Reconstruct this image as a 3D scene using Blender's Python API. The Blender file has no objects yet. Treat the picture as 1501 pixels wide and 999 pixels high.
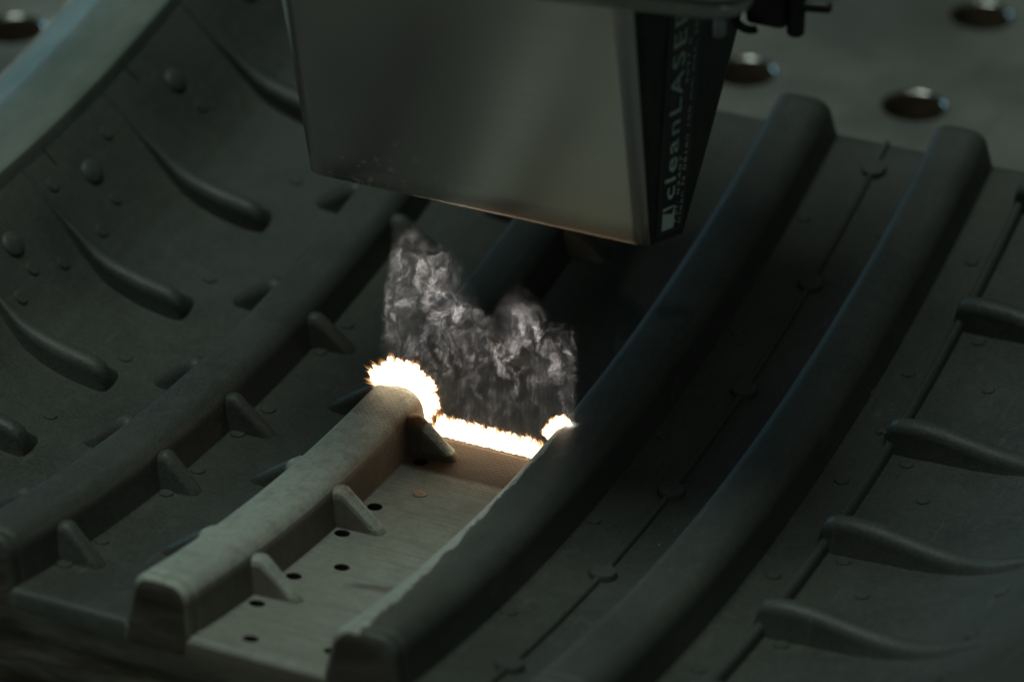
import bpy, bmesh, math, random
from mathutils import Vector, Matrix
import numpy as np
random.seed(7)
sc = bpy.context.scene
PI = math.pi

# ------------------------------------------------------------------ camera
cam = bpy.data.cameras.new('camera')
camo = bpy.data.objects.new('camera', cam)
sc.collection.objects.link(camo)
sc.camera = camo
CL = Vector((0.20353, -0.45242, 0.31647))
fw = Vector((-0.34594, 0.77868, -0.52344)).normalized()
rt = fw.cross(Vector((0, 0, 1))).normalized()
up = rt.cross(fw)
camo.matrix_world = Matrix(((rt.x, up.x, -fw.x, CL.x), (rt.y, up.y, -fw.y, CL.y), (rt.z, up.z, -fw.z, CL.z), (0, 0, 0, 1)))
cam.sensor_width = 36.0
cam.lens = 131.2
cam.clip_start = 0.02
cam.clip_end = 20.0
cam.dof.use_dof = True
cam.dof.focus_distance = 0.568
cam.dof.aperture_fstop = 15.5
cam.dof.aperture_blades = 0

# ------------------------------------------------------------------ world and lamps (dim workshop)
w = bpy.data.worlds.new('World'); sc.world = w; w.use_nodes = True
w.node_tree.nodes['Background'].inputs['Color'].default_value = (0.66, 1.0, 0.90, 1)
w.node_tree.nodes['Background'].inputs['Strength'].default_value = 0.024

def lamp(name, kind, loc, target, energy, color, size=0.1, size_y=None, spread=None):
    l = bpy.data.lights.new(name, kind)
    l.energy = energy; l.color = color
    if kind == 'AREA':
        l.shape = 'RECTANGLE' if size_y else 'DISK'
        l.size = size
        if size_y: l.size_y = size_y
        if spread is not None: l.spread = spread
    o = bpy.data.objects.new(name, l); sc.collection.objects.link(o)
    o.location = loc
    d = Vector(target) - Vector(loc)
    o.rotation_euler = d.to_track_quat('-Z', 'Y').to_euler()
    return o
lamp('workshop_panel', 'AREA', (-0.17, -0.06, 1.15), (0, 0, 0), 4.5, (0.84, 1.0, 0.88), 0.45)
lamp('window_glow', 'AREA', (-1.1, 0.60, 0.40), (0, 0.05, 0.02), 1.7, (0.40, 0.78, 1.0), 0.5)
lamp('ceiling_lamp', 'AREA', (0.56, -0.52, 1.25), (0, 0.1, 0), 0.80, (1.0, 0.97, 0.88), 0.04)

sc.view_settings.view_transform = 'Standard'
sc.view_settings.look = 'None'
sc.view_settings.exposure = 0.0
sc.view_settings.gamma = 1.0
sc.view_settings.use_curve_mapping = False
sc.render.engine = 'CYCLES'
sc.cycles.max_bounces = 6
sc.cycles.volume_bounces = 0
sc.cycles.sample_clamp_indirect = 4.0

# ------------------------------------------------------------------ node helpers
class NT:
    def __init__(self, name):
        self.m = bpy.data.materials.new(name); self.m.use_nodes = True
        self.t = self.m.node_tree; self.n = self.t.nodes; self.l = self.t.links
        self.b = self.n.get('Principled BSDF'); self.out = self.n.get('Material Output')
    def node(self, typ, **kw):
        n = self.n.new(typ)
        for k, v in kw.items(): setattr(n, k, v)
        return n
    def put(self, sock, v):
        if v is None: return
        if hasattr(v, 'is_linked') or isinstance(v, bpy.types.NodeSocket): self.l.new(v, sock)
        else:
            if isinstance(v, (tuple, list)) and len(v) == 3 and sock.type == 'RGBA': v = (*v, 1)
            sock.default_value = v
    def math(self, op, a, b=None, c=None, clamp=False):
        n = self.node('ShaderNodeMath', operation=op); n.use_clamp = clamp
        self.put(n.inputs[0], a); self.put(n.inputs[1], b); self.put(n.inputs[2], c)
        return n.outputs[0]
    def add(self, a, b): return self.math('ADD', a, b)
    def mul(self, a, b): return self.math('MULTIPLY', a, b)
    def step(self, x, lo, hi):
        n = self.node('ShaderNodeMapRange', interpolation_type='SMOOTHSTEP')
        self.put(n.inputs[0], x); self.put(n.inputs[1], lo); self.put(n.inputs[2], hi)
        if not isinstance(lo, bpy.types.NodeSocket) and not isinstance(hi, bpy.types.NodeSocket) and lo > hi:
            n.inputs[1].default_value = hi; n.inputs[2].default_value = lo
            n.inputs[3].default_value = 1; n.inputs[4].default_value = 0
        return n.outputs[0]
    def attr(self, name):
        return self.node('ShaderNodeAttribute', attribute_name=name).outputs['Fac']
    def geo(self): return self.node('ShaderNodeNewGeometry').outputs['Position']
    def vec(self, x, y, z):
        n = self.node('ShaderNodeCombineXYZ')
        for i, v in enumerate((x, y, z)): self.put(n.inputs[i], v)
        return n.outputs[0]
    def sep(self, v):
        n = self.node('ShaderNodeSeparateXYZ'); self.put(n.inputs[0], v); return n.outputs
    def vmul(self, v, s):
        n = self.node('ShaderNodeVectorMath', operation='MULTIPLY'); self.put(n.inputs[0], v); self.put(n.inputs[1], s); return n.outputs[0]
    def vadd(self, v, s):
        n = self.node('ShaderNodeVectorMath', operation='ADD'); self.put(n.inputs[0], v); self.put(n.inputs[1], s); return n.outputs[0]
    def noise(self, v, scale, detail=4, rough=0.55, dist=0.0, color=False):
        n = self.node('ShaderNodeTexNoise'); self.put(n.inputs['Vector'], v)
        n.inputs['Scale'].default_value = scale; n.inputs['Detail'].default_value = detail
        n.inputs['Roughness'].default_value = rough; n.inputs['Distortion'].default_value = dist
        return n.outputs['Color' if color else 'Fac']
    def mix(self, f, a, b, blend='MIX'):
        n = self.node('ShaderNodeMix', data_type='RGBA', blend_type=blend)
        self.put(n.inputs[0], f); self.put(n.inputs[6], a); self.put(n.inputs[7], b); return n.outputs[2]
    def fmix(self, f, a, b):
        n = self.node('ShaderNodeMix', data_type='FLOAT')
        self.put(n.inputs[0], f); self.put(n.inputs[2], a); self.put(n.inputs[3], b); return n.outputs[0]
    def ramp(self, f, stops, interp='LINEAR'):
        n = self.node('ShaderNodeValToRGB'); r = n.color_ramp; r.interpolation = interp
        while len(r.elements) < len(stops): r.elements.new(0.5)
        for e, (p, c) in zip(r.elements, stops):
            e.position = p; e.color = (*c, 1) if isinstance(c, tuple) else (c, c, c, 1)
        self.put(n.inputs[0], f); return n.outputs[0]
    def bump(self, h, strength, dist):
        n = self.node('ShaderNodeBump'); n.inputs['Strength'].default_value = strength
        n.inputs['Distance'].default_value = dist; self.put(n.inputs['Height'], h)
        self.l.new(n.outputs[0], self.b.inputs['Normal'])
    def set(self, **kw):
        for k, v in kw.items(): self.put(self.b.inputs[k.replace('_', ' ')], v)

# ------------------------------------------------------------------ materials
def mat_mould():
    t = NT('mould_surface')
    u, v, h = t.attr('uu'), t.attr('vv'), t.attr('hh')
    P = t.geo()
    nbig = t.noise(P, 60, 4, .6)
    nmid = t.noise(P, 420, 5, .6)
    nfine = t.noise(P, 2600, 3, .6)
    # baked-on rubber residue
    npat = t.noise(P, 26, 5, .65, .6)
    dark = t.mix(t.step(t.add(t.mul(nbig, .6), t.mul(npat, .4)), .32, .66), (0.040, 0.044, 0.039), (0.062, 0.067, 0.060))
    dark = t.mix(t.mul(t.step(nmid, .50, .70), .32), dark, (0.080, 0.084, 0.076))
    dark = t.mix(t.mul(t.step(t.noise(P, 1900, 3, .7), .42, .62), .35), dark, (0.10, 0.103, 0.095))
    scr = t.noise(t.vmul(P, (1, .12, .12)), 700, 2, .5)
    dark = t.mix(t.mul(t.step(scr, .66, .72), .22), dark, (0.13, 0.135, 0.125))
    speck = t.step(t.noise(P, 900, 2, .5), .74, .78)
    dark = t.mix(t.mul(speck, .30), dark, (0.16, 0.17, 0.16))
    # bare cast metal where the beam has passed
    sv = t.vec(t.mul(v, .05), t.mul(u, .9), h)
    streak = t.noise(sv, 2.4, 5, .65, .6)
    clean = t.mix(nbig, (0.32, 0.345, 0.30), (0.46, 0.485, 0.42))
    clean = t.mix(t.mul(t.step(h, .9, .4), .75), clean, t.mix(nbig, (0.22, 0.23, 0.19), (0.31, 0.32, 0.27)))
    clean = t.mix(t.mul(t.mul(t.step(streak, .50, .70), t.fmix(t.step(h, .9, .4), .25, 1.0)), .6), clean, (0.20, 0.198, 0.168))
    clean = t.mix(t.mul(t.step(nmid, .46, .66), .5), clean, (0.23, 0.235, 0.20))
    clean = t.mix(t.mul(t.step(t.noise(P, 1700, 3, .7), .45, .65), .4), clean, (0.20, 0.205, 0.175))
    lines = t.noise(t.vec(t.mul(v, .05), t.mul(u, 30.0), 0.0), 1.0, 2, .5)
    clean = t.mix(t.mul(t.mul(t.step(lines, .48, .66), t.step(h, .9, .4)), .50), clean, (0.14, 0.132, 0.105))
    arc = t.math('ABSOLUTE', t.add(t.add(u, t.mul(t.math('POWER', t.add(v, -9.0), 2.0), .011)), t.add(10.6, t.mul(t.add(nbig, -.5), 1.2))))
    arcm = t.mul(t.mul(t.step(arc, .34, .05), t.step(v, 2.5, 6.0)), t.step(h, 1.2, .6))
    clean = t.mix(t.mul(arcm, .85), clean, (0.11, 0.105, 0.09))
    foul = t.mul(t.step(h, .9, .3), t.mul(t.step(v, 8.0, 13.0), .5))
    clean = t.mix(foul, clean, (0.24, 0.225, 0.185))
    # scorched first pass next to the beam and dotted pulse marks
    jit = t.mul(t.add(t.noise(P, 700, 3, .6), -.5), 2.0)
    dots = t.mul(t.math('SINE', t.mul(t.add(v, t.mul(jit, .4)), 2 * PI / 1.05)), t.math('SINE', t.mul(t.add(u, t.mul(jit, .06)), 2 * PI / .21)))
    dotm = t.step(dots, .05, .45)
    nearb = t.add(u, t.mul(t.add(nmid, -.5), .25))
    brown = t.step(nearb, -4.25, -3.95)
    dotzone = t.mul(t.step(nearb, -5.0, -4.3), t.fmix(nmid, .35, 1.0))
    clean = t.mix(t.mul(t.mul(dotm, dotzone), .34), clean, (0.13, 0.095, 0.05))
    bcol = t.mix(nmid, (0.042, 0.021, 0.006), (0.095, 0.052, 0.017))
    bcol = t.mix(t.mul(dotm, .5), bcol, (0.035, 0.020, 0.008))
    low = t.step(h, 6.6, 5.2)
    onfin = t.mul(t.step(h, .7, 1.1), t.step(v, -5.9, -5.5))
    clean = t.mix(t.mul(t.mul(brown, t.math('SUBTRACT', 1.0, onfin)), t.fmix(low, .35, .96)), clean, bcol)
    flank = t.mul(t.mul(t.step(v, -8.2, -6.3), t.step(v, -3.9, -4.4)), t.mul(t.step(nearb, -9.2, -6.0), t.step(h, .05, .5)))
    vst = t.noise(t.vec(t.mul(u, 3.0), t.mul(h, .25), v), 3.0, 4, .6)
    clean = t.mix(t.mul(flank, t.fmix(vst, .90, 1.0)), clean, t.mix(vst, (0.070, 0.032, 0.011), (0.29, 0.140, 0.045)))
    # beam comes from above: steep faces keep streaky brown film plus painted shade
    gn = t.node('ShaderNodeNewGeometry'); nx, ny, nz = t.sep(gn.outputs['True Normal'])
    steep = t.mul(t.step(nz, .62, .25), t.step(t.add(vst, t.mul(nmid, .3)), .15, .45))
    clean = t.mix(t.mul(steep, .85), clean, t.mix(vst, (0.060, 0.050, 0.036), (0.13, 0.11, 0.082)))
    # extent of the cleaned strip
    cu = t.step(t.add(u, t.mul(t.add(nmid, -.5), .12)), -2.05, -2.25)
    nw = t.noise(t.vec(u, t.mul(v, .05), 0.0), 1.1, 5, .62)
    edge = t.add(t.add(15.7, t.mul(nw, 2.3)), t.mul(t.math('MAXIMUM', t.add(t.mul(u, -1), -7.0), 0.0), .24))
    edge = t.add(edge, t.mul(t.math('SINE', t.add(t.mul(u, 3.1), t.mul(nw, 14.0))), .22))
    dv = t.math('SUBTRACT', edge, v)
    cv = t.mul(t.step(dv, -.10, .14), t.mul(t.step(v, -18.2, -17.4), t.math('MAXIMUM', t.step(v, -16.2, -16.0), t.step(h, 2.0, 3.0))))
    mask = t.mul(cu, cv)
    hole = t.step(h, -.08, -.35)
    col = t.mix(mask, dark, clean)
    endz = t.mul(hole, t.step(u, -16.15, -16.0))
    col = t.mix(t.mul(endz, .93), col, (0.018, 0.015, 0.012))
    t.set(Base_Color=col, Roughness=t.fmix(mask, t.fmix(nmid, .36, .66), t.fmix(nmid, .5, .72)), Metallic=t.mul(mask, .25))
    t.b.inputs['Specular IOR Level'].default_value = .38
    t.bump(t.add(t.mul(nfine, 1.0), t.add(t.mul(nmid, .9), t.mul(t.mul(dotm, mask), t.mul(dotzone, .25)))), .30, .00025)
    return t.m

def mat_simple(name, c1, c2, rough=(.5, .7), metal=0., scale=300, bump=.2, stretch=(1, 1, 1), spec=.4, bd=.0003):
    t = NT(name); P = t.vmul(t.geo(), stretch)
    n = t.noise(P, scale, 5, .62); n2 = t.noise(P, scale * 6, 3, .6)
    t.set(Base_Color=t.mix(t.step(n, .3, .7), c1, c2), Roughness=t.fmix(n2, *rough), Metallic=metal)
    t.b.inputs['Specular IOR Level'].default_value = spec
    t.bump(t.add(n, t.mul(n2, .4)), bump, bd)
    return t.m

def mat_hood():
    t = NT('brushed_steel'); P = t.geo(); x, y, z = t.sep(P)
    br = t.noise(t.vec(t.mul(x, 12), t.mul(y, 12), t.mul(z, 900)), 4.0, 4, .6)
    bl = t.noise(P, 45, 4, .6)
    col = t.mix(bl, (0.53, 0.50, 0.49), (0.64, 0.605, 0.595))
    col = t.mix(t.mul(br, .35), col, (0.36, 0.36, 0.345))
    flash_tint = t.mul(t.step(z, .066, .046), t.mul(t.step(x, .002, .026), t.fmix(bl, .4, 1.0)))  # orange flash light painted into the hood's lower right
    col = t.mix(t.mul(flash_tint, .5), col, (0.55, 0.36, 0.20))
    spk = t.mul(t.step(t.noise(P, 560, 4, .65), .60, .68), t.mul(t.step(z, .062, .049), t.step(x, .006, -.012)))
    col = t.mix(t.mul(spk, .8), col, (0.66, 0.62, 0.56))
    ro = t.add(t.fmix(br, .17, .30), t.mul(spk, .3))
    t.set(Base_Color=col, Roughness=ro, Metallic=t.math('SUBTRACT', 1.0, t.mul(spk, .9)))
    t.bump(t.add(br, t.mul(spk, 2.)), .10, .0001)
    return t.m

def mat_table():
    t = NT('table_steel'); P = t.geo()
    n = t.noise(P, 28, 5, .6); n2 = t.noise(t.vmul(P, (1, .25, 1)), 220, 4, .6); n3 = t.noise(P, 9, 3, .5)
    col = t.mix(t.step(n, .3, .7), (0.20, 0.20, 0.18), (0.34, 0.335, 0.30))
    col = t.mix(t.mul(t.step(n2, .5, .72), .4), col, (0.16, 0.155, 0.135))
    col = t.mix(t.mul(t.step(n3, .45, .7), .45), col, (0.15, 0.145, 0.13))
    t.set(Base_Color=col, Roughness=t.fmix(n, .38, .6), Metallic=.55)
    t.bump(n2, .12, .0004)
    return t.m

def mat_plain(name, c, rough=.5, metal=0., emit=None, es=0.):
    t = NT(name); P = t.geo(); n = t.noise(P, 500, 3, .6)
    t.set(Base_Color=t.mix(n, tuple(k * .8 for k in c), tuple(min(1, k * 1.15) for k in c)), Roughness=rough, Metallic=metal)
    return t.m

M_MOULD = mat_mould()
M_GRIME = mat_simple('grimy_end_face', (0.11, 0.09, 0.066), (0.50, 0.44, 0.37), (.5, .8), 0, 130, .5, (.35, 1, 1.6), bd=.0008)
M_SOOT = mat_simple('sooty_rib_end', (0.024, 0.020, 0.016), (0.075, 0.066, 0.054), (.5, .8), 0, 160, .5, (.5, 1, 1.4), bd=.0006)
M_FOOT = mat_simple('foot_steel', (0.10, 0.12, 0.125), (0.17, 0.19, 0.19), (.45, .6), .3, 90, .2)
M_RIM = mat_simple('rim_metal', (0.135, 0.165, 0.148), (0.225, 0.255, 0.23), (.38, .55), .25, 70, .15, (1, .5, 1))
M_HOOD = mat_hood()
M_DARK = mat_simple('black_fitting', (0.012, 0.012, 0.012), (0.03, 0.03, 0.03), (.35, .5), .2, 300, .1)
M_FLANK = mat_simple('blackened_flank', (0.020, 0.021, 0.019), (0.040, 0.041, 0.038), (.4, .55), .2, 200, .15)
M_BOLT = mat_simple('zinc_bolt', (0.30, 0.33, 0.36), (0.42, 0.45, 0.48), (.25, .4), 1., 300, .1)
M_FLANGE = mat_simple('flange_steel', (0.30, 0.32, 0.30), (0.42, 0.43, 0.40), (.3, .45), .3, 150, .1)
M_STICK = mat_plain('black_sticker', (0.010, 0.011, 0.010), .32)
M_EDGE = mat_plain('sticker_edge', (0.05, 0.055, 0.05), .45)
M_PRINT = mat_plain('pale_print', (0.72, 0.95, 0.82), .5)
M_TABLE = mat_table()
M_TABLE_IN = mat_simple('hole_dark', (0.03, 0.022, 0.014), (0.06, 0.04, 0.02), (.6, .8), 0, 200, .2)  # dark brown for the walls and bottoms of the holes
M_WORN = mat_simple('worn_hole_edge', (0.40, 0.40, 0.38), (0.55, 0.55, 0.52), (.14, .22), 1., 200, .03)
M_COPPER = mat_simple('plug_copper', (0.25, 0.18, 0.12), (0.42, 0.33, 0.25), (.4, .6), .3, 900, .3)

# ------------------------------------------------------------------ mould coordinates: u degrees round the tyre, v mm across the tread, h mm above the cavity floor
R = 320.0
UN, UF = -16.3, 15.62
DEG = 180 / PI
MM = 1 / (R * PI / 180)            # one millimetre along the floor, in degrees
def S(u, v, h):
    a = u / DEG
    return Vector((v, (R - h) * math.sin(a), R - (R - h) * math.cos(a))) * .001

PV = [-98, -86.6, -86.5, -84.4, -82, -78.5, -75, -71.5, -68, -65, -61, -57, -50, -45, 53, 58, 65, 70, 75, 80, 85, 89, 92.5, 96, 100, 110, 126]
PH = [21.5, 21.5, 21.5, 19.4, 16.6, 12.2, 8.2, 5.2, 3.4, 2.4, 1.4, .7, .1, 0, 0, .1, .4, .85, 1.4, 2.4, 4.2, 6.2, 8.4, 10.8, 13.6, 20.5, 31]
def hs(v): return float(np.interp(v, PV, PH))
def slope(v): return (hs(v + .8) - hs(v - .8)) / 1.6

def link(name, me, parent=None, loc=(0, 0, 0)):
    o = bpy.data.objects.new(name, me); sc.collection.objects.link(o)
    o.location = loc
    if parent: o.parent = parent
    return o
def empty(name, loc):
    o = bpy.data.objects.new(name, None); sc.collection.objects.link(o); o.location = loc; o.empty_display_size = .01; return o
def tag(o, label, cat=None, group=None, kind=None):
    o['label'] = label
    if cat: o['category'] = cat
    if group: o['group'] = group
    if kind: o['kind'] = kind
    return o
def world_loc(o):
    p = Vector((0, 0, 0))
    while o: p += Vector(o.location); o = o.parent
    return p

def mesh_world(name, pts, faces, mats, parent=None, smooth=True, fmat=None, autosmooth=None):
    """pts are world metres; the object's origin goes to the middle of its footprint"""
    a = np.array([tuple(p) for p in pts])
    c = Vector(((a[:, 0].min() + a[:, 0].max()) / 2, (a[:, 1].min() + a[:, 1].max()) / 2, a[:, 2].min()))
    me = bpy.data.meshes.new(name)
    me.from_pydata([tuple(Vector(p) - c) for p in pts], [], faces)
    for m in (mats if isinstance(mats, list) else [mats]): me.materials.append(m)
    if fmat:
        for p, k in zip(me.polygons, fmat): p.material_index = k
    bm = bmesh.new(); bm.from_mesh(me); bmesh.ops.recalc_face_normals(bm, faces=bm.faces); bm.to_mesh(me); bm.free()
    if smooth: me.shade_smooth()
    if smooth and autosmooth: me.set_sharp_from_angle(angle=math.radians(autosmooth))
    o = link(name, me, parent, c - (world_loc(parent) if parent else Vector((0, 0, 0))))
    return o
def mesh_uvh(name, uvh, faces, parent, mats=None, fmat=None, sharp=40):
    o = mesh_world(name, [S(*p) for p in uvh], faces, mats or M_MOULD, parent, True, fmat, sharp)
    for k, an in enumerate(('uu', 'vv', 'hh')):
        at = o.data.attributes.new(an, 'FLOAT', 'POINT')
        at.data.foreach_set('value', [p[k] for p in uvh])
    return o

def grid_faces(nr, nc, closed=False, off=0):
    f = []
    for i in range(nr - 1):
        for j in range(nc - 1 + (1 if closed else 0)):
            k = (j + 1) % nc
            f.append((off + i * nc + j, off + i * nc + k, off + (i + 1) * nc + k, off + (i + 1) * nc + j))
    return f
def usamples(n=110):
    us = [UN, UN + .05, UN + .11] + list(np.linspace(UN + .3, UF - .3, n)) + [UF - .11, UF - .05, UF]
    return us

# ------------------------------------------------------------------ the mould
mould = empty('tyre_mould_segment', (0, 0, -.020))
tag(mould, 'dark curved tyre tread mould segment with raised ribs, partly cleaned to pale metal', 'mould')

def floor_plate(name, v0, v1, n, thick=3.0):
    vs = list(np.linspace(v0, v1, n)); us = usamples(90)
    P = []; nc = 2 * n
    for i, u in enumerate(us):
        bev = 1.0 if u in (UN, UF) else .42 if u in (UN + .05, UF - .05) else .10 if u in (UN + .11, UF - .11) else 0
        for v in vs: P.append((u, v, hs(v) - bev))
        for v in reversed(vs): P.append((u, v, hs(v) - thick))
    F = grid_faces(len(us), nc, True)
    F.append(tuple(range(nc))); F.append(tuple((len(us) - 1) * nc + k for k in range(nc)))
    return mesh_uvh(name, P, F, mould)
sl = floor_plate('shoulder_panel', -86.5, -43.5, 44)
ch1 = floor_plate('channel_floor', -35.2, -14.8, 10)
ch2 = floor_plate('channel_floor', -6.6, 15.2, 12)
ch3 = floor_plate('channel_floor', 24.6, 43.8, 10)
sr = floor_plate('shoulder_panel', 52.4, 124.0, 52)
ch2['label'] = 'channel floor cleaned to pale grey metal in front of the flash'

# vent holes drilled through the cleaned channel floor
HOLES = [(-3.7, -3.7), (-8.35, -4.3), (-10.15, .55), (-13.34, -4.1), (-15.45, .92), (-6.55, -3.8), (-11.3, -4.0), (-14.9, 11.9), (-5.3, .47)]
cut = bmesh.new()
for (u, v) in HOLES:
    c = S(u, v, 0) - Vector(ch2.location) - Vector(mould.location)
    n = Vector((0, -math.sin(u / DEG), math.cos(u / DEG)))
    q = n.to_track_quat('Z', 'Y').to_matrix().to_4x4()
    bmesh.ops.create_cone(cut, cap_ends=True, segments=20, radius1=.00118, radius2=.00118, depth=.0036, matrix=Matrix.Translation(c) @ q)
cme = bpy.data.meshes.new('cutter'); cut.to_mesh(cme); cut.free()
co = bpy.data.objects.new('cutter', cme); sc.collection.objects.link(co); co.location = Vector(ch2.location) + Vector(mould.location)
md = ch2.modifiers.new('drill', 'BOOLEAN'); md.operation = 'DIFFERENCE'; md.object = co; md.solver = 'EXACT'
bpy.context.view_layer.update()
dg = bpy.context.evaluated_depsgraph_get()
nm = bpy.data.meshes.new_from_object(ch2.evaluated_get(dg), preserve_all_data_layers=True, depsgraph=dg)
old = ch2.data; ch2.modifiers.clear(); ch2.data = nm; bpy.data.meshes.remove(old)
bpy.data.objects.remove(co); bpy.data.meshes.remove(cme)
nm.name = 'channel_floor'
# attributes again from the positions (new rims have none)
base = Vector(ch2.location) + Vector(mould.location)
vals = {'uu': [], 'vv': [], 'hh': []}
for vx in nm.vertices:
    p = (vx.co + base) * 1000
    vals['uu'].append(math.atan2(p.y, R - p.z) * DEG); vals['vv'].append(p.x)
    hh = R - math.hypot(p.y, R - p.z)
    vals['hh'].append(0.0 if hh > -.12 else hh)
for an, vv in vals.items():
    if an in nm.attributes: nm.attributes.remove(nm.attributes[an])
    at = nm.attributes.new(an, 'FLOAT', 'POINT'); at.data.foreach_set('value', vv)
if len(nm.materials) == 0: nm.materials.append(M_MOULD)
for p in nm.polygons: p.material_index = 0
nm.shade_smooth(); nm.set_sharp_from_angle(angle=math.radians(35))

# ribs: rounded bars with a thin shell lip and a hollow grimy end
def rib_profile(vc, wl, wr, H, rl, rr):
    pts = [(-wl, -3.0), (-wl, -.1), (-wl + .12, .25)]
    dl, dr = .75, .85
    cx, cy = -wl + dl + rl, H - rl
    for k in range(7):
        a = PI - k / 6 * PI / 2 * .93
        pts.append((cx + rl * math.cos(a), cy + rl * math.sin(a)))
    pts.append((0.0, H + .10))
    cx, cy = wr - dr - rr, H - rr
    for k in range(7):
        a = PI / 2 - (k / 6 * .93 + .07) * PI / 2
        pts.append((cx + rr * math.cos(a), cy + rr * math.sin(a)))
    pts += [(wr - .12, .25), (wr, -.1), (wr, -3.0)]
    return [(vc + x, y) for x, y in pts]
def rib(vc, wl, wr, H=7.2, rl=2.6, rr=3.0, label=None):
    prof = rib_profile(vc, wl, wr, H, rl, rr); nc = len(prof)
    us = [UN, UN + .05, UN + .12, UN + .36, UN + .42, UN + .50, UN + .56] + list(np.linspace(UN + .8, UF - .3, 110)) + [UF - .12, UF - .05, UF]
    P = []
    def ins(d):
        o = []
        for (x, y) in prof:
            f = (x - vc)
            o.append((vc + f * (1 - d / max(wl, wr)), y - d * max(0, min(1, (y + .5) / 3)) if y > -2.9 else y))
        return o
    for u in us:
        d = .75 if u in (UN, UF) else .30 if u in (UN + .05, UF - .05) else .08 if u in (UN + .12, UF - .12) else .36 if u in (UN + .42, UN + .50) else 0
        for (x, y) in ins(d): P.append((u, x, y))
    F = grid_faces(len(us), nc, True); fm = [0] * len(F)
    n0 = len(P)
    for (x, y) in ins(1.5): P.append((UN - .03, x, y))
    for (x, y) in ins(2.2): P.append((UN - .03, x, y))
    for j in range(nc):
        k = (j + 1) % nc
        F.append((j, k, n0 + k, n0 + j)); fm.append(1)
        F.append((n0 + j, n0 + k, n0 + nc + k, n0 + nc + j)); fm.append(1)
    F.append(tuple(n0 + nc + k for k in range(nc))); fm.append(1)
    e = (len(us) - 1) * nc
    F.append(tuple(e + k for k in range(nc))); fm.append(0)
    o = mesh_uvh('rib', P, F, mould, [M_MOULD, M_SOOT], fm, 60)
    if label: o['label'] = label
    return o
ribA = rib(-39.6, 5.4, 5.4)
ribB = rib(-11.0, 5.4, 5.1, rl=1.9, label='rib cleaned to pale metal from its near end to the flash')
ribC = rib(19.9, 5.7, 5.8, 7.4)
ribD = rib(48.1, 5.4, 5.4, 7.4)

# fins: little ramps that buttress the ribs
def fin(parent, u0, vr, vt, H=6.2, w0=1.7, skew=0.0):
    H *= random.uniform(.95, 1.04); w0 *= random.uniform(.92, 1.08); vt += random.uniform(-.35, .35)
    P = []; ss = [-.22, 0, .12, .3, .5, .7, .85, .94, 1.0, 1.04]
    nc = 11
    for s in ss:
        v = vr + (vt - vr) * s
        sg = max(0, s)
        h = H * (1 - sg) ** .85 + .35 * (1 - sg) if s < 1 else -.5
        if s <= .12: h = min(h, H - (0.12 - s) * 2.5)
        if s == 1.0: h = .15
        ww = w0 * (1 - .20 * sg) * (1.0 if s < .93 else .75 if s < .99 else .5)
        hb = hs(v) if abs(v) > 44 else 0
        rr = min(ww * .95, max(h * .6, .1))
        for k in range(nc):
            if k == 0: x, y = -(ww + .35), -.5
            elif k == nc - 1: x, y = (ww + .35), -.5
            elif k == 1: x, y = -(ww + .12), min(.15, h * .3)
            elif k == nc - 2: x, y = (ww + .12), min(.15, h * .3)
            else:
                a = PI - (k - 2) / (nc - 5) * PI
                x, y = ww * math.cos(a), h - rr + rr * math.sin(a)
            P.append((u0 + (x + skew * sg) * MM, v, hb + y))
    F = grid_faces(len(ss), nc)
    F.append(tuple(range(nc))); F.append(tuple((len(ss) - 1) * nc + k for k in range(nc)))
    return mesh_uvh('fin', P, F, parent, sharp=70)
for u in (12.0, 6.55, .9, -4.24, -8.18, -13.6): fin(ribA, u, -34.6, -27.2 if u > -6 else -28.4)
for u in (13.2, 7.94, 2.3, -3.15, -7.8, -12.6): fin(ribB, u, -6.3, 1.1, 6.3)
for u in (13.4, 7.6, 2.05, -2.9, -6.9, -12.3): fin(ribA, u, -44.6, -52.4, 6.3, w0=2.2)
for u in (8.9, 3.3, -2.0, -6.65, -11.7): fin(ribB, u, -15.6, -24.1, 5.8, w0=1.9)

# lugs of the shoulders
def lug(u0, crest, width, drift, far_slope, v_in):
    P = []; nc = 12
    vs = [c[0] for c in crest]
    for v, hc in crest:
        b = hs(v); ww = float(np.interp(v, *width)); uc = u0 + float(np.interp(v, *drift))
        top = max(hc - b, .12); rr = min(ww * .9, top * .75)
        fs = far_slope * min(1, top / 4)
        for k in range(nc):
            if k == 0: x, y = -(ww + .5), -.6
            elif k == 1: x, y = -(ww + .15), min(.2, top * .2)
            elif k == nc - 1: x, y = (ww + fs + .4), -.6
            elif k == nc - 2: x, y = (ww + fs), min(.2, top * .2)
            else:
                a = PI - (k - 2) / (nc - 5) * PI
                x, y = ww * math.cos(a), top - rr + rr * math.sin(a)
            P.append((uc + x * MM, v, b + y))
    F = grid_faces(len(crest), nc)
    F.append(tuple(range(nc))); F.append(tuple((len(crest) - 1) * nc + k for k in range(nc)))
    return mesh_uvh('lug', P, F, mould, sharp=75)
CREST_L = [(-56.9, .2), (-57.1, 2.4), (-57.5, 3.9), (-58.2, 4.9), (-59.4, 5.5), (-61, 5.9), (-64, 6.5), (-67, 7.2), (-70, 8.1), (-72.5, 9.2), (-75, 10.9),
           (-77, 12.6), (-78.8, 13.9), (-80.5, 15.3), (-82.2, 17.3), (-84.4, 19.8), (-86.4, 21.8)]
WID_L = ([-86.4, -79, -75, -71, -64, -58.5, -57.4, -56.9], [.16, .26, .9, 1.75, 2.05, 1.8, 1.35, .9])
for u in (11.0, 5.62, .45, -4.1, -8.65, -13.6):
    lug(u, CREST_L, WID_L, ([-87, -56], [.1, 0]), 3.0 * random.uniform(.85, 1.15), 0)
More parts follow.
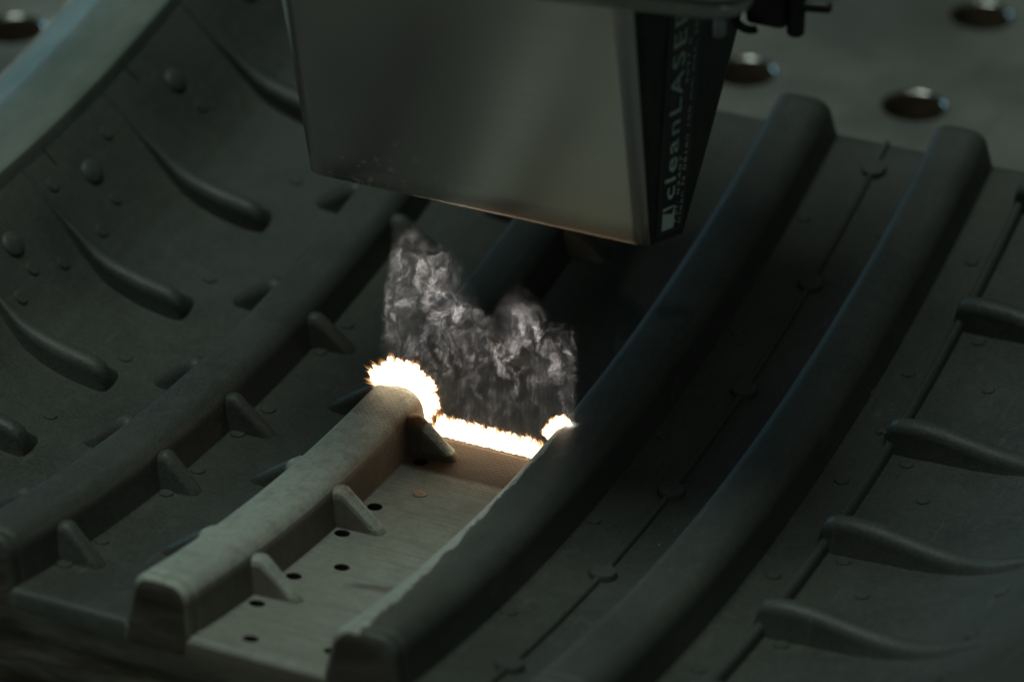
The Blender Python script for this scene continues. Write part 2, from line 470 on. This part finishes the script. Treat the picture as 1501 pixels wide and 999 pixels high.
CREST_R = [(59.9, .2), (60.0, 2.6), (60.4, 4.2), (61.2, 5.2), (62.4, 5.7), (65, 6.0), (69, 5.9), (73, 5.5), (77, 5.2), (81, 5.2), (85, 5.9), (88, 7.0), (91, 8.6), (93.5, 10.0), (95.5, 10.9), (97.5, 11.9)]
WID_R = ([59.9, 60.4, 62, 68, 80, 88, 92, 97.5], [.9, 1.4, 1.8, 2.0, 2.05, 1.8, 1.3, .4])
for u in (14.1, 8.5, 2.35, -2.95, -7.85, -13.2):
    lug(u, CREST_R, WID_R, ([60, 70, 80, 90, 96], [0, -.03, -.25, -.75, -1.1]), 2.4, 0)

# thin ridges along the tread
def ridge(v, hw, h, u0, u1, n):
    P = []; us = list(np.linspace(u0, u1, n))
    for u in us:
        b = hs(v)
        for (x, y) in ((-hw - .15, -.5), (-hw, h * .6), (-hw * .5, h), (hw * .5, h), (hw, h * .6), (hw + .15, -.5)): P.append((u, v + x, b + y))
    F = grid_faces(n, 6); F += [tuple(range(6)), tuple((n - 1) * 6 + k for k in range(6))]
    return mesh_uvh('ridge', P, F, mould, sharp=80)
ridge(34.6, .42, .85, UN + .1, UF - .1, 90)
ridge(61.0, .75, 1.9, UN + .1, UF - .1, 90)

# round pieces: raised discs, vent plugs, domes
def turned(name, prof, mat, n=20):
    V = []; F = []
    for (r, z) in prof:
        for k in range(n): V.append((r * .001 * math.cos(2 * PI * k / n), r * .001 * math.sin(2 * PI * k / n), z * .001))
    F = grid_faces(len(prof), n, True); F.append(tuple((len(prof) - 1) * n + k for k in range(n)))
    me = bpy.data.meshes.new(name); me.from_pydata(V, [], F); me.materials.append(mat)
    bm = bmesh.new(); bm.from_mesh(me); bmesh.ops.recalc_face_normals(bm, faces=bm.faces); bm.to_mesh(me); bm.free()
    me.shade_smooth(); me.set_sharp_from_angle(angle=math.radians(50)); return me
def seat(name, me, u, v, parent=None, dh=0.0, sx=1.0):
    o = link(name, me, parent or mould)
    a = u / DEG; n = Vector((0, -math.sin(a), math.cos(a))); t = Vector((0, math.cos(a), math.sin(a))); x = Vector((1, 0, 0))
    al = math.atan(slope(v)); nn = n * math.cos(al) - x * math.sin(al); xx = x * math.cos(al) + n * math.sin(al)
    p = S(u, v, hs(v) + dh) - world_loc(parent or mould)
    rz = random.uniform(0, 2 * PI)
    mw = Matrix(((xx.x, t.x, nn.x, p.x), (xx.y, t.y, nn.y, p.y), (xx.z, t.z, nn.z, p.z), (0, 0, 0, 1))) @ Matrix.Rotation(rz, 4, 'Z') @ Matrix.Scale(sx, 4)
    o.matrix_local = mw
    return o
DISC = turned('disc', [(2.15, -.6), (2.10, .75), (1.95, .98), (1.2, 1.0)], M_MOULD, 28)
for u in (14.29, 8.75, 3.27, -2.26, -7.12, -13.21): seat('disc', DISC, u, 34.6)
PLUG = turned('vent_plug', [(1.18, -.4), (1.16, .20), (1.08, .30), (.5, .31)], M_MOULD)
PLUGS = [(.47, -32.4), (-4.6, -32.6), (-8.66, -32.9), (-14.08, -33.0), (2.07, -31.97), (-3.0, -31.9), (-7.02, -32.4), (-12.2, -32.8),
         (6.01, 27.4), (.37, 27.3), (-4.51, 27.1), (-10.23, 27.4), (11.6, 27.4), (6.02, 41.5), (.35, 41.4), (-4.6, 41.4), (11.6, 41.5),
         (5.81, 57.1), (.27, 57.0), (-5.01, 56.8), (11.27, 57.5), (-10.7, 57.2), (5.69, 70.5), (.02, 70.4), (-5.19, 70.8), (11.2, 70.5), (-10.4, 70.6),
         (7.83, 65.0), (2.17 - .55, 64.8), (-3.6, 64.9), (-8.45, 65.0), (13.2, 65), (-5.4, 91.6), (-7.88, 91.4), (-10.53, 91.8), (.2, 91.5),
         (2.52, -58.6), (-2.45, -59.2), (-6.48, -60.0), (8.14, -58.2), (1.68, -75.7), (-.57, -76.0), (-3.01, -76.2), (8.69, -76.9), (3.05, -77.2),
         (-1.82, -77.8), (6.21, -73.4), (4.6, -82.7), (1.68 - .5, -82.8), (-6.8, -77.5), (-5.2, -75.9)]
for (u, v) in PLUGS: seat('vent_plug', PLUG, u, v, sx=random.uniform(.95, 1.05))
cp = turned('vent_plug', [(1.16, -.5), (1.14, .10), (1.0, .16), (.86, .10), (.4, .12)], M_COPPER)
seat('vent_plug', cp, -5.3, .47)['label'] = 'coppery vent plug in the cleaned floor'
DOME = turned('dome', [(2.3 * math.cos(a), .9 * math.sin(a) - .05) for a in np.linspace(-.12, PI / 2 - .08, 9)], M_MOULD, 24)
for u in (8.54, 2.98, -1.88, 13.7, -6.7): seat('dome', DOME, u, -80.9)
# short blades where the sipes meet the rim
def blade(u, v0, v1):
    P = []; n = 6
    for k in range(n):
        v = v0 + (v1 - v0) * k / (n - 1)
        for (x, y) in ((-.16, -.4), (-.12, .5), (.12, .5), (.16, -.4)): P.append((u + x * MM, v, hs(v) + y * (1 if k < n - 1 else .2)))
    F = grid_faces(n, 4); F += [(0, 1, 2, 3), tuple((n - 1) * 4 + k for k in range(4))]
    return mesh_uvh('blade', P, F, mould, sharp=60)
for u in (12.6, 7.25, 1.9, -2.6): blade(u, -86.4, -84.0)
# smeared residue on the right shoulder
def blob(u, v, ru, rv, hh, seed):
    rnd = random.Random(seed); P = [(u, v, hs(v) + hh)]; n = 18; F = []
    for r, k2 in ((.4, .95), (.75, .8), (.93, .45), (1.08, -.6)):
        for k in range(n):
            a = 2 * PI * k / n; j = 1 + .22 * math.sin(3 * a + seed) + .12 * math.sin(5 * a + 2 * seed)
            P.append((u + ru * r * j * math.sin(a) * MM, v + rv * r * j * math.cos(a), hs(v) + hh * k2 * (1 + .5 * rnd.uniform(-1, 1) * (k2 > 0))))
    for k in range(n): F.append((0, 1 + k, 1 + (k + 1) % n))
    F += grid_faces(4, n, True, 1)
    return mesh_uvh('residue_patch', P, F, mould, sharp=80)
blob(4.15, 56.3, 2.6, 2.0, .30, 1); blob(4.6, 52.9, 1.2, .8, .45, 2); blob(3.0, 58.6, 1.8, 1.2, .7, 3)

# outer rim on the left and a plain one on the right
def swept(name, prof, mats, u0=UN, u1=UF, n=90, sharp=35):
    nc = len(prof); us = [u0, u0 + .06] + list(np.linspace(u0 + .3, u1 - .3, n)) + [u1 - .06, u1]; P = []
    for u in us:
        for (x, y) in prof: P.append((u, x, y - (.2 if u in (u0, u1) and y > 0 else 0)))
    F = grid_faces(len(us), nc, True) + [tuple(range(nc)), tuple((len(us) - 1) * nc + k for k in range(nc))]
    return mesh_uvh(name, P, F, mould, mats, sharp=sharp)
swept('rim', [(-86.3, 16), (-86.45, 23.0), (-86.7, 23.7), (-87.3, 24.1), (-92, 24.4), (-97.6, 24.3), (-98.6, 24.0), (-106.8, 19.2), (-107.6, 18.4), (-107.9, 17), (-107.9, -2), (-86.4, -2)], M_RIM)['label'] = 'pale bare metal rim of the mould'
# backing block with grimy end face, standing on a steel foot
def backing():
    us = list(np.linspace(UN + .32, UF - .32, 60)); vs = list(np.linspace(-107.5, 123, 60)); P = []; nc = 62
    for u in us:
        for v in vs: P.append(S(u, v, min(hs(v), 66) - 2.6))
        a = S(u, vs[-1], 0); P.append(Vector((a.x, a.y, -.020))); a = S(u, vs[0], 0); P.append(Vector((a.x, a.y, -.020)))
    F = grid_faces(len(us), nc, True) + [tuple(range(nc)), tuple((len(us) - 1) * nc + k for k in range(nc))]
    return mesh_world('backing_block', P, F, M_GRIME, mould, False)
backing()['label'] = 'rough dirty backing of the mould'
def box(name, x0, x1, y0, y1, z0, z1, mat, parent, bev=.0006):
    bm = bmesh.new(); bmesh.ops.create_cube(bm, size=1)
    for v in bm.verts: v.co = Vector((v.co.x * (x1 - x0), v.co.y * (y1 - y0), v.co.z * (z1 - z0)))
    bmesh.ops.bevel(bm, geom=bm.edges[:], offset=bev, segments=2, affect='EDGES', profile=.5)
    me = bpy.data.meshes.new(name); bm.to_mesh(me); bm.free(); me.materials.append(mat); me.shade_smooth(); me.set_sharp_from_angle(angle=math.radians(40))
    return link(name, me, parent, Vector(((x0 + x1) / 2, (y0 + y1) / 2, (z0 + z1) / 2)) - (world_loc(parent) if parent else Vector((0, 0, 0))))
box('foot', -.1075, .123, -.1010, -.0880, -.0199, -.0050, M_FOOT, mould)

# ------------------------------------------------------------------ table with its grid of holes
def table():
    dx, dy, ox, oy, z, r = 34.9, 42.0, 16.75, 158.1, -20.0, 5.9
    V = []; F = []; fm = []; n = 24
    for i in range(-10, 8):
        for j in range(-9, 8):
            cx, cy = ox + i * dx, oy + j * dy; b = len(V)
            for k in range(n):
                a = 2 * PI * k / n; c, s = math.cos(a), math.sin(a)
                m = max(abs(c), abs(s)); V.append((cx + c / m * dx / 2, cy + s / m * dy / 2, z))
            for (rr, zz) in ((r + .6, z), (r + .17, z - .18), (r, z - .6), (r, z - 14)):
                for k in range(n): V.append((cx + rr * math.cos(2 * PI * k / n), cy + rr * math.sin(2 * PI * k / n), zz))
            g = grid_faces(5, n, True, b); F += g; fm += [0] * n + [2] * (2 * n) + [1] * n
            F.append(tuple(b + 4 * n + k for k in range(n))); fm.append(1)
    me = bpy.data.meshes.new('table_top'); me.from_pydata([tuple(c * .001 for c in v) for v in V], [], F)
    me.materials.append(M_TABLE); me.materials.append(M_TABLE_IN); me.materials.append(M_WORN)
    for p, k in zip(me.polygons, fm): p.material_index = k
    bm = bmesh.new(); bm.from_mesh(me); bmesh.ops.remove_doubles(bm, verts=bm.verts, dist=1e-6); bmesh.ops.recalc_face_normals(bm, faces=bm.faces); bm.to_mesh(me); bm.free()
    me.shade_smooth(); me.set_sharp_from_angle(angle=math.radians(62))
    o = link('table_top', me); o['kind'] = 'structure'; o['label'] = 'steel welding table top drilled with round holes'
    # normals up
    if sum(p.normal.z for p in me.polygons) < 0: me.flip_normals()
table()

# ------------------------------------------------------------------ suction hood with the laser slot
hood = empty('suction_hood', (.0055, -.0115, .044))
tag(hood, 'brushed steel suction hood with printed black sticker hanging over the flash', 'hood')
def rrect(x0, x1, y0, y1, r, z, tilt=0.0, n=6):
    P = []
    for (cx, cy, a0) in ((x1 - r, y0 + r, -PI / 2), (x1 - r, y1 - r, 0), (x0 + r, y1 - r, PI / 2), (x0 + r, y0 + r, PI)):
        for k in range(n + 1):
            a = a0 + k / n * PI / 2; x = cx + r * math.cos(a); y = cy + r * math.sin(a)
            if k == 0 or k == n:
                tx, ty = -math.sin(a), math.cos(a); sg = -.25 if k == 0 else .25
                ex = Vector((x + tx * sg, y + ty * sg, z + tilt * (y + ty * sg - y0))) * .001
            p = Vector((x, y, z + tilt * (y - y0))) * .001
            P += [ex, p] if k == 0 else [p, ex] if k == n else [p]
    return P
# bottom and top sections in mm
HB = dict(x0=-22.6, x1=32.6, y0=-19.0, y1=-4.2, r=2.2)
HTp = dict(x0=-24.2, x1=38.6, y0=-28.0, y1=15.0, r=3.4)
def shear(f, y, g):           # the right flank splays towards the back
    return 6.4 * f * (1 - (y - g['y0']) / (g['y1'] - g['y0']))
def hood_sec(f, off=0.0):
    g = {k: HB[k] + (HTp[k] - HB[k]) * f for k in HB}
    z = 46.0 + (92 - 46.0) * f
    P = rrect(g['x0'] + off, g['x1'] - off, g['y0'] + off, g['y1'] - off, max(.3, g['r'] - off), z, -.36 * (1 - f))
    for p in P: p.x -= shear(f, p.y * 1000, g) * .001 * min(1, max(0, (p.x * 1000 - g['x0']) / (g['x1'] - g['x0'])))
    return P
def hood_shell():
    P = []; fs = [0, .012, .1, .3, .5, .7, .9, 1.0]
    for f in fs: P += hood_sec(f, 0.0 if f else .45)
    for f in reversed(fs): P += hood_sec(f, .9 if f else .80)
    nc = 36; F = grid_faces(2 * len(fs), nc, True)
    e = (2 * len(fs) - 1) * nc
    for k in range(nc):
        k2 = (k + 1) % nc; F.append((e + k, e + k2, k2, k))
    o = mesh_world('hood_shell', P, F, [M_HOOD, M_FLANK], hood, True, None, 40)
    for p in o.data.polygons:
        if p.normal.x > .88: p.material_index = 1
    return o
hood_shell()
# flange round the top with a rounded lower bead
def flange():
    P = []; ca, sa = math.cos(math.radians(9.5)), math.sin(math.radians(9.5))
    for (o, z) in ((1.2, 88.3), (.3, 88.5), (-.2, 89.2), (-.2, 90.4), (.5, 91.2), (-.6, 91.8), (-.6, 104), (14, 104), (14, 88.3)):
        for v in rrect(-36 + o, 48.5 - o, -28.8 + o, 22 - o, 5.0, 0):
            x, y = v.x * 1000 - 31.0, v.y * 1000 + 28.8
            P.append(Vector((31.0 + x * ca - y * sa, -28.8 + x * sa + y * ca, z)) * .001)
    F = grid_faces(9, 36, True)
    for k in range(36):
        k2 = (k + 1) % 36; F.append((8 * 36 + k, 8 * 36 + k2, k2, k))
    return mesh_world('flange', P, F, M_FLANGE, hood, True, None, 45)
flange()
def rod(name, p0, p1, r, mat, parent, n=16, bev=True):
    p0, p1 = Vector(p0) * .001, Vector(p1) * .001; d = p1 - p0; q = d.to_track_quat('Z', 'Y').to_matrix()
    V = []; L = d.length; r *= .001
    for (rr, t) in ((r * .8, 0), (r, .0003), (r, L - .0003), (r * .8, L)):
        for k in range(n): V.append(p0 + q @ Vector((rr * math.cos(2 * PI * k / n), rr * math.sin(2 * PI * k / n), t)))
    F = grid_faces(4, n, True) + [tuple(range(n)), tuple(3 * n + k for k in range(n))]
    return mesh_world(name, V, F, mat, parent, True, None, 50)

# sticker on the right flank, print runs upwards
def flank_point(a, f, off=0.0):
    """a: 0 front .. 1 back across the flat of the right flank, f: 0 bottom .. 1 top"""
    g = {k: HB[k] + (HTp[k] - HB[k]) * f for k in HB}
    y0, y1 = g['y0'] + g['r'], g['y1'] - g['r']
    y = y0 + (y1 - y0) * a
    z = 46.0 + 46.0 * f - .36 * (1 - f) * (y - g['y0'])
    return Vector((g['x1'] - shear(f, y, g) + off, y, z)) * .001
ST0, ST1 = .035, .86          # extent along the flank
def st_point(s, t, off):      # s along the text (0 bottom..1 top), t across (0 left/front .. 1 right/back)
    f = ST0 + (ST1 - ST0) * s
    g_y0 = HB['y0'] + (HTp['y0'] - HB['y0']) * f; g_y1 = HB['y1'] + (HTp['y1'] - HB['y1']) * f
    r = HB['r'] + (HTp['r'] - HB['r']) * f
    ya = -16.6 + .5 * s; yb = ya + 9.6
    y = ya + (yb - ya) * t
    a = (y - (g_y0 + r)) / ((g_y1 - r) - (g_y0 + r))
    return flank_point(a, f, off)
def st_quad(name, s0, s1, t0, t1, off, thick, mat, parent, n=24):
    P = []
    for k in range(n + 1):
        q = s0 + (s1 - s0) * k / n
        P += [st_point(q, t0, off), st_point(q, t1, off), st_point(q, t1, off + thick), st_point(q, t0, off + thick)]
    F = grid_faces(n + 1, 4, True) + [(0, 1, 2, 3), tuple(4 * n + k for k in range(4))]
    return mesh_world(name, P, F, mat, parent, False)
stick = st_quad('sticker', 0, 1, 0, 1, .02, .18, M_EDGE, hood)
stick['label'] = 'narrow black sticker with pale upright print'
st_quad('sticker_face', .012, .988, .10, .93, .20, .04, M_STICK, stick)
def st_tri(name, pts, mat):
    n = len(pts); P = [st_point(s, t, .26) for s, t in pts] + [st_point(s, t, .32) for s, t in pts]
    return mesh_world(name, P, [tuple(range(n)), tuple(n + k for k in range(n))] + [(k, (k + 1) % n, n + (k + 1) % n, n + k) for k in range(n)], mat, stick, False)
st_tri('logo', [(.022, .16), (.022, .60), (.115, .60), (.085, .52), (.10, .16)][:5], M_PRINT)
st_tri('logo', [(.108, .16), (.122, .16), (.122, .60), (.118, .60)], M_PRINT)
def st_text(txt, s0, s1, t_base, t_top, bold=0.0):
    c = bpy.data.curves.new('lettering', 'FONT'); c.body = txt; c.size = 1; c.offset = bold; c.resolution_u = 3; c.space_character = 1.18
    o = bpy.data.objects.new('lettering_tmp', c); sc.collection.objects.link(o)
    bpy.context.view_layer.update()
    d = bpy.context.evaluated_depsgraph_get(); me = bpy.data.meshes.new_from_object(o.evaluated_get(d))
    bpy.data.objects.remove(o); bpy.data.curves.remove(c)
    xs = [v.co.x for v in me.vertices]; x0, x1 = min(xs), max(xs); cap = .72
    pts = [st_point(s0 + (s1 - s0) * (v.co.x - x0) / (x1 - x0), t_base + (t_top - t_base) * v.co.y / cap, .32) for v in me.vertices]
    fc = [tuple(p.vertices) for p in me.polygons]
    bpy.data.meshes.remove(me)
    return mesh_world('lettering', pts, fc, M_PRINT, stick, False)
st_text('cleanLASER', .155, .955, .52, .14, .010)
st_text('Tel. 02407', .03, .33, .70, .60)
st_text('9097 0', .62, .80, .70, .60)
st_text('Clean N 08180 100 mm max. 20 AV', .03, .95, .86, .76)

# studs, latch and clamp at the right end of the flange
rod('stud', (39.4, -12.0, 78.6), (39.4, -12.0, 86.6), 1.25, M_BOLT, hood)
box('latch', .0425, .0486, -.0100, -.0040, .0800, .0925, M_DARK, hood, .0010)
rod('latch_pin', (49.6, -8.0, 79.0), (49.6, -8.0, 86.0), 1.3, M_DARK, hood)
rod('latch_pin', (45.0, -8.0, 83.0), (54.6, -8.0, 84.2), .85, M_DARK, hood)
def hook():
    P = []; n = 16; m = 8
    for i in range(n):
        a = PI * .55 + i / (n - 1) * PI * 1.1
        c = Vector((43.6 + 2.4 * math.cos(a), -10.8, 82.2 + 2.4 * math.sin(a)))
        for k in range(m):
            b = 2 * PI * k / m; rr = .65
            P.append((c + Vector((math.cos(a) * math.cos(b), math.sin(b), math.sin(a) * math.cos(b))) * rr) * .001)
    F = grid_faces(n, m, True) + [tuple(range(m)), tuple((n - 1) * m + k for k in range(m))]
    return mesh_world('latch_hook', P, F, M_DARK, hood, True, None, 60)
hook()
box('unseen_head_block', -.034, .034, -.026, .060, .1045, .150, M_DARK, hood, .004)  # unseen laser body, box added and sized to shade the mould

# ------------------------------------------------------------------ the laser flash: glowing plume along the beam line
def mat_flash():
    t = NT('plasma'); h = t.attr('glow')
    col = t.ramp(h, [(0.0, (1.0, .30, .06)), (.30, (1.0, .48, .16)), (.65, (1.0, .74, .42)), (1.0, (1.0, .79, .54))])
    st = t.ramp(h, [(0.0, .05), (.25, .18), (.50, .40), (.75, .70), (1.0, 1.0)])
    e = t.node('ShaderNodeEmission'); t.put(e.inputs[0], col); t.put(e.inputs[1], t.mul(st, 3.3))
    tr = t.node('ShaderNodeBsdfTransparent'); mx = t.node('ShaderNodeMixShader')
    t.put(mx.inputs[0], t.step(h, -.02, .62)); t.l.new(tr.outputs[0], mx.inputs[1]); t.l.new(e.outputs[0], mx.inputs[2])
    t.l.new(mx.outputs[0], t.out.inputs['Surface'])
    return t.m
M_FLASH = mat_flash()
flash = empty('laser_flash', (0, -.0115, .001))
tag(flash, 'white hot laser flash with orange fringe across rib and channel floor', 'flash')
UL = -2.12
def flame(path, hgt, seed, dens=7.0, thick=.75, lean=-.1):
    """path: list of (v,h,nv,nh) surface points with outward normals"""
    rnd = random.Random(seed); P = []; F = []; H = []
    # resample the path
    pts = []
    for a, b in zip(path[:-1], path[1:]):
        L = math.hypot(b[0] - a[0], b[1] - a[1]); n = max(1, int(L * dens))
        for k in range(n):
            f = k / n; pts.append(tuple(a[i] + (b[i] - a[i]) * f for i in range(4)) + (math.hypot(b[0] - a[0], b[1] - a[1]),))
    m = len(pts)
    # solid glowing core
    core = []
    for i, p in enumerate(pts):
        e = min(1, min(i, m - 1 - i) / (m * .10) + .25)
        lf = 1 + .05 * math.sin(i * .31 + seed * 2.1) + .04 * math.sin(i * .83 + seed)
        hh = hgt(i / m) * .93 * e * lf * (1 + .03 * math.sin(i * 1.7 + seed) + .04 * rnd.uniform(-1, 1))
        ring = []
        for k in range(8):
            a = 2 * PI * k / 8; d = (.5 + .5 * math.sin(a)) * hh - .15; w = math.cos(a) * thick
            ring.append(len(P)); P.append((UL + (w + lean * d) * MM, p[0] + p[2] * d, p[1] + p[3] * d)); H.append(1.0)
        core.append(ring)
    for a, b in zip(core[:-1], core[1:]):
        for k in range(8): F.append((a[k], a[(k + 1) % 8], b[(k + 1) % 8], b[k]))
    F.append(tuple(core[0])); F.append(tuple(core[-1]))
    # tongues
    for i, p in enumerate(pts):
        for q in range(3):
            e = min(1, min(i, m - 1 - i) / (m * .08) + .35)
            lf = 1 + .05 * math.sin(i * .31 + seed * 2.1) + .04 * math.sin(i * .83 + seed)
            L = lf * hgt(i / m) * e * (rnd.uniform(.90, 1.05) + (rnd.random() ** 6) * .16); r = rnd.uniform(.12, .30)
            tv = (-p[3], p[2]); j = rnd.uniform(-.15, .15); w0 = rnd.uniform(-.5, .5) * thick; k1 = rnd.gauss(0, .38)
            b = len(P); nseg = 5
            for s in range(nseg):
                f = s / (nseg - 1); d = L * (.35 + .65 * f) if s else 0.0; rr = r * (1 - f) ** .7 * (1.0 if s else .8)
                off = j + k1 * f * f
                for k in range(5):
                    a = 2 * PI * k / 5; x = rr * math.cos(a) + off; y = rr * math.sin(a) + w0 + lean * d
                    P.append((UL + y * MM, p[0] + p[2] * d + tv[0] * x, p[1] + p[3] * d + tv[1] * x)); H.append(1.0 - .98 * max(0, (f - .25) / .75) ** 1.0)
            F += grid_faces(nseg, 5, True, b)
    o = mesh_world('flame', [S(*p) for p in P], F, M_FLASH, flash, True)
    at = o.data.attributes.new('glow', 'FLOAT', 'POINT'); at.data.foreach_set('value', H)
    return o
def path_of(prof):
    out = []
    for i, p in enumerate(prof):
        a = prof[max(0, i - 1)]; b = prof[min(len(prof) - 1, i + 1)]
        tx, ty = b[0] - a[0], b[1] - a[1]; L = math.hypot(tx, ty) or 1
        out.append((p[0], p[1], -ty / L, tx / L))
    return out
pb = rib_profile(-11.0, 5.4, 5.1, 7.2, 1.9, 3.0)
arc = [(-10.6 + .9 * math.cos(a), 6.0 + .9 * math.sin(a), math.cos(a), math.sin(a)) for a in np.radians(np.linspace(186, -62, 17))]
flame(arc, lambda f: 5.75, 1, dens=36.0, thick=1.0)
flame(path_of([(-5.7, 0), (-2, 0), (2, 0), (6, 0), (10, 0), (13.9, 0)]), lambda f: 4.1 - .3 * f, 2)
pc = rib_profile(19.9, 5.7, 5.8, 7.4, 2.6, 3.0)
flame(path_of([(14.75, 4.0), (15.0, 5.2), (15.8, 6.3), (16.8, 7.0), (17.6, 7.3)]), lambda f: 2.3, 3, thick=.6, dens=9)

# the scanned beam itself: a thin sheet of light leaving the hood slot
bl = lamp('laser_beam', 'AREA', (.0022, -.0118, .0470), (.0022, -.0118, 0), .0019, (1.0, .965, .94), .0316, .0012, math.radians(3))

# ------------------------------------------------------------------ smoke drifting up through the beam
def smoke():
    x0, x1, y0, y1, z0, z1 = -.0165, .0205, -.0124, -.0109, .0012, .0400
    V = [(x, y, z) for z in (z0, z1) for (x, y) in ((x0, y0), (x1, y0), (x1, y1), (x0, y1))]
    o = mesh_world('smoke', V, [(3, 2, 1, 0), (4, 5, 6, 7), (0, 1, 5, 4), (1, 2, 6, 5), (2, 3, 7, 6), (3, 0, 4, 7)], None, None, False)
    t = NT('smoke'); P = t.vmul(t.geo(), (1000, 1000, 1000))
    wob = t.vadd(t.noise(P, .16, 3, .6, color=True), (-.5, -.5, -.5))
    Q = t.vadd(P, t.vmul(wob, (7, 4, 9)))
    x, y, z = t.sep(P); qx, qy, qz = t.sep(Q)
    xr = t.step(x, -16, 19); n = t.node('ShaderNodeMapRange'); t.put(n.inputs[0], qx); n.inputs[1].default_value = -16; n.inputs[2].default_value = 19
    top = t.ramp(n.outputs[0], [(0.0, .95), (.10, .92), (.28, .80), (.42, .74), (.51, .62), (.57, .46), (.64, .64), (.70, .74), (.82, .62), (.92, .56), (1.0, .60)], 'B_SPLINE')
    env = t.step(t.math('SUBTRACT', t.mul(top, 40.0), qz), -3.5, 6.5)
    f0 = t.noise(Q, .4, 4, .6)
    edge = t.mul(t.step(t.math('SUBTRACT', t.add(x, t.mul(t.add(f0, -.5), 2.0)), t.add(-17.2, t.mul(z, .145))), 0, 1.0), t.step(t.add(x, t.mul(t.add(f0, -.5), 2.4)), 19.2, 17.8))
    f1 = t.noise(t.vmul(Q, (1, .6, .62)), .44, 8, .70, .9)
    f2 = t.noise(t.vadd(t.vmul(Q, (1, .5, .8)), (31, 7, 3)), 1.6, 6, .68, 1.0)
    wisps = t.mul(t.step(f1, .47, .68), t.fmix(t.step(f2, .40, .64), .10, 1.7))
    vs_ = t.step(t.noise(t.vec(t.mul(qx, 2.6), 0.0, t.mul(qz, .35)), 1.0, 4, .6), .3, .7)
    # clear zone low down between rib and channel wall, dense band above it
    low = t.step(t.add(qz, t.mul(qx, -.05)), 8.0, 19.0)
    strip = t.fmix(t.mul(t.step(t.math('SINE', t.mul(t.add(x, t.mul(f2, .5)), 8.2)), -.4, .6), t.step(z, 24, 13)), 1.0, .30)
    dens = t.mul(t.mul(env, edge), t.mul(t.add(t.mul(wisps, t.mul(t.fmix(low, .17, 1.0), t.fmix(t.step(t.noise(t.vadd(P, (5, 0, 2)), .13, 2, .5), .38, .60), .45, 1.35))), .03), t.mul(strip, t.fmix(vs_, .60, 1.35))))
    # wisps ride on the sheet's thickness
    vol = t.node('ShaderNodeVolumePrincipled')
    vol.inputs['Color'].default_value = (.92, .88, .86, 1); vol.inputs['Anisotropy'].default_value = .15
    t.put(vol.inputs['Density'], t.mul(dens, 330.0))
    t.l.new(vol.outputs[0], t.out.inputs['Volume']); t.n.remove(t.b)
    t.m.cycles.volume_step_rate = .15 if hasattr(t.m.cycles, 'volume_step_rate') else 1
    o.data.materials.clear(); o.data.materials.append(t.m)
    tag(o, 'thin pale grey smoke curling up in the beam below the hood', 'smoke', kind='stuff')
smoke()
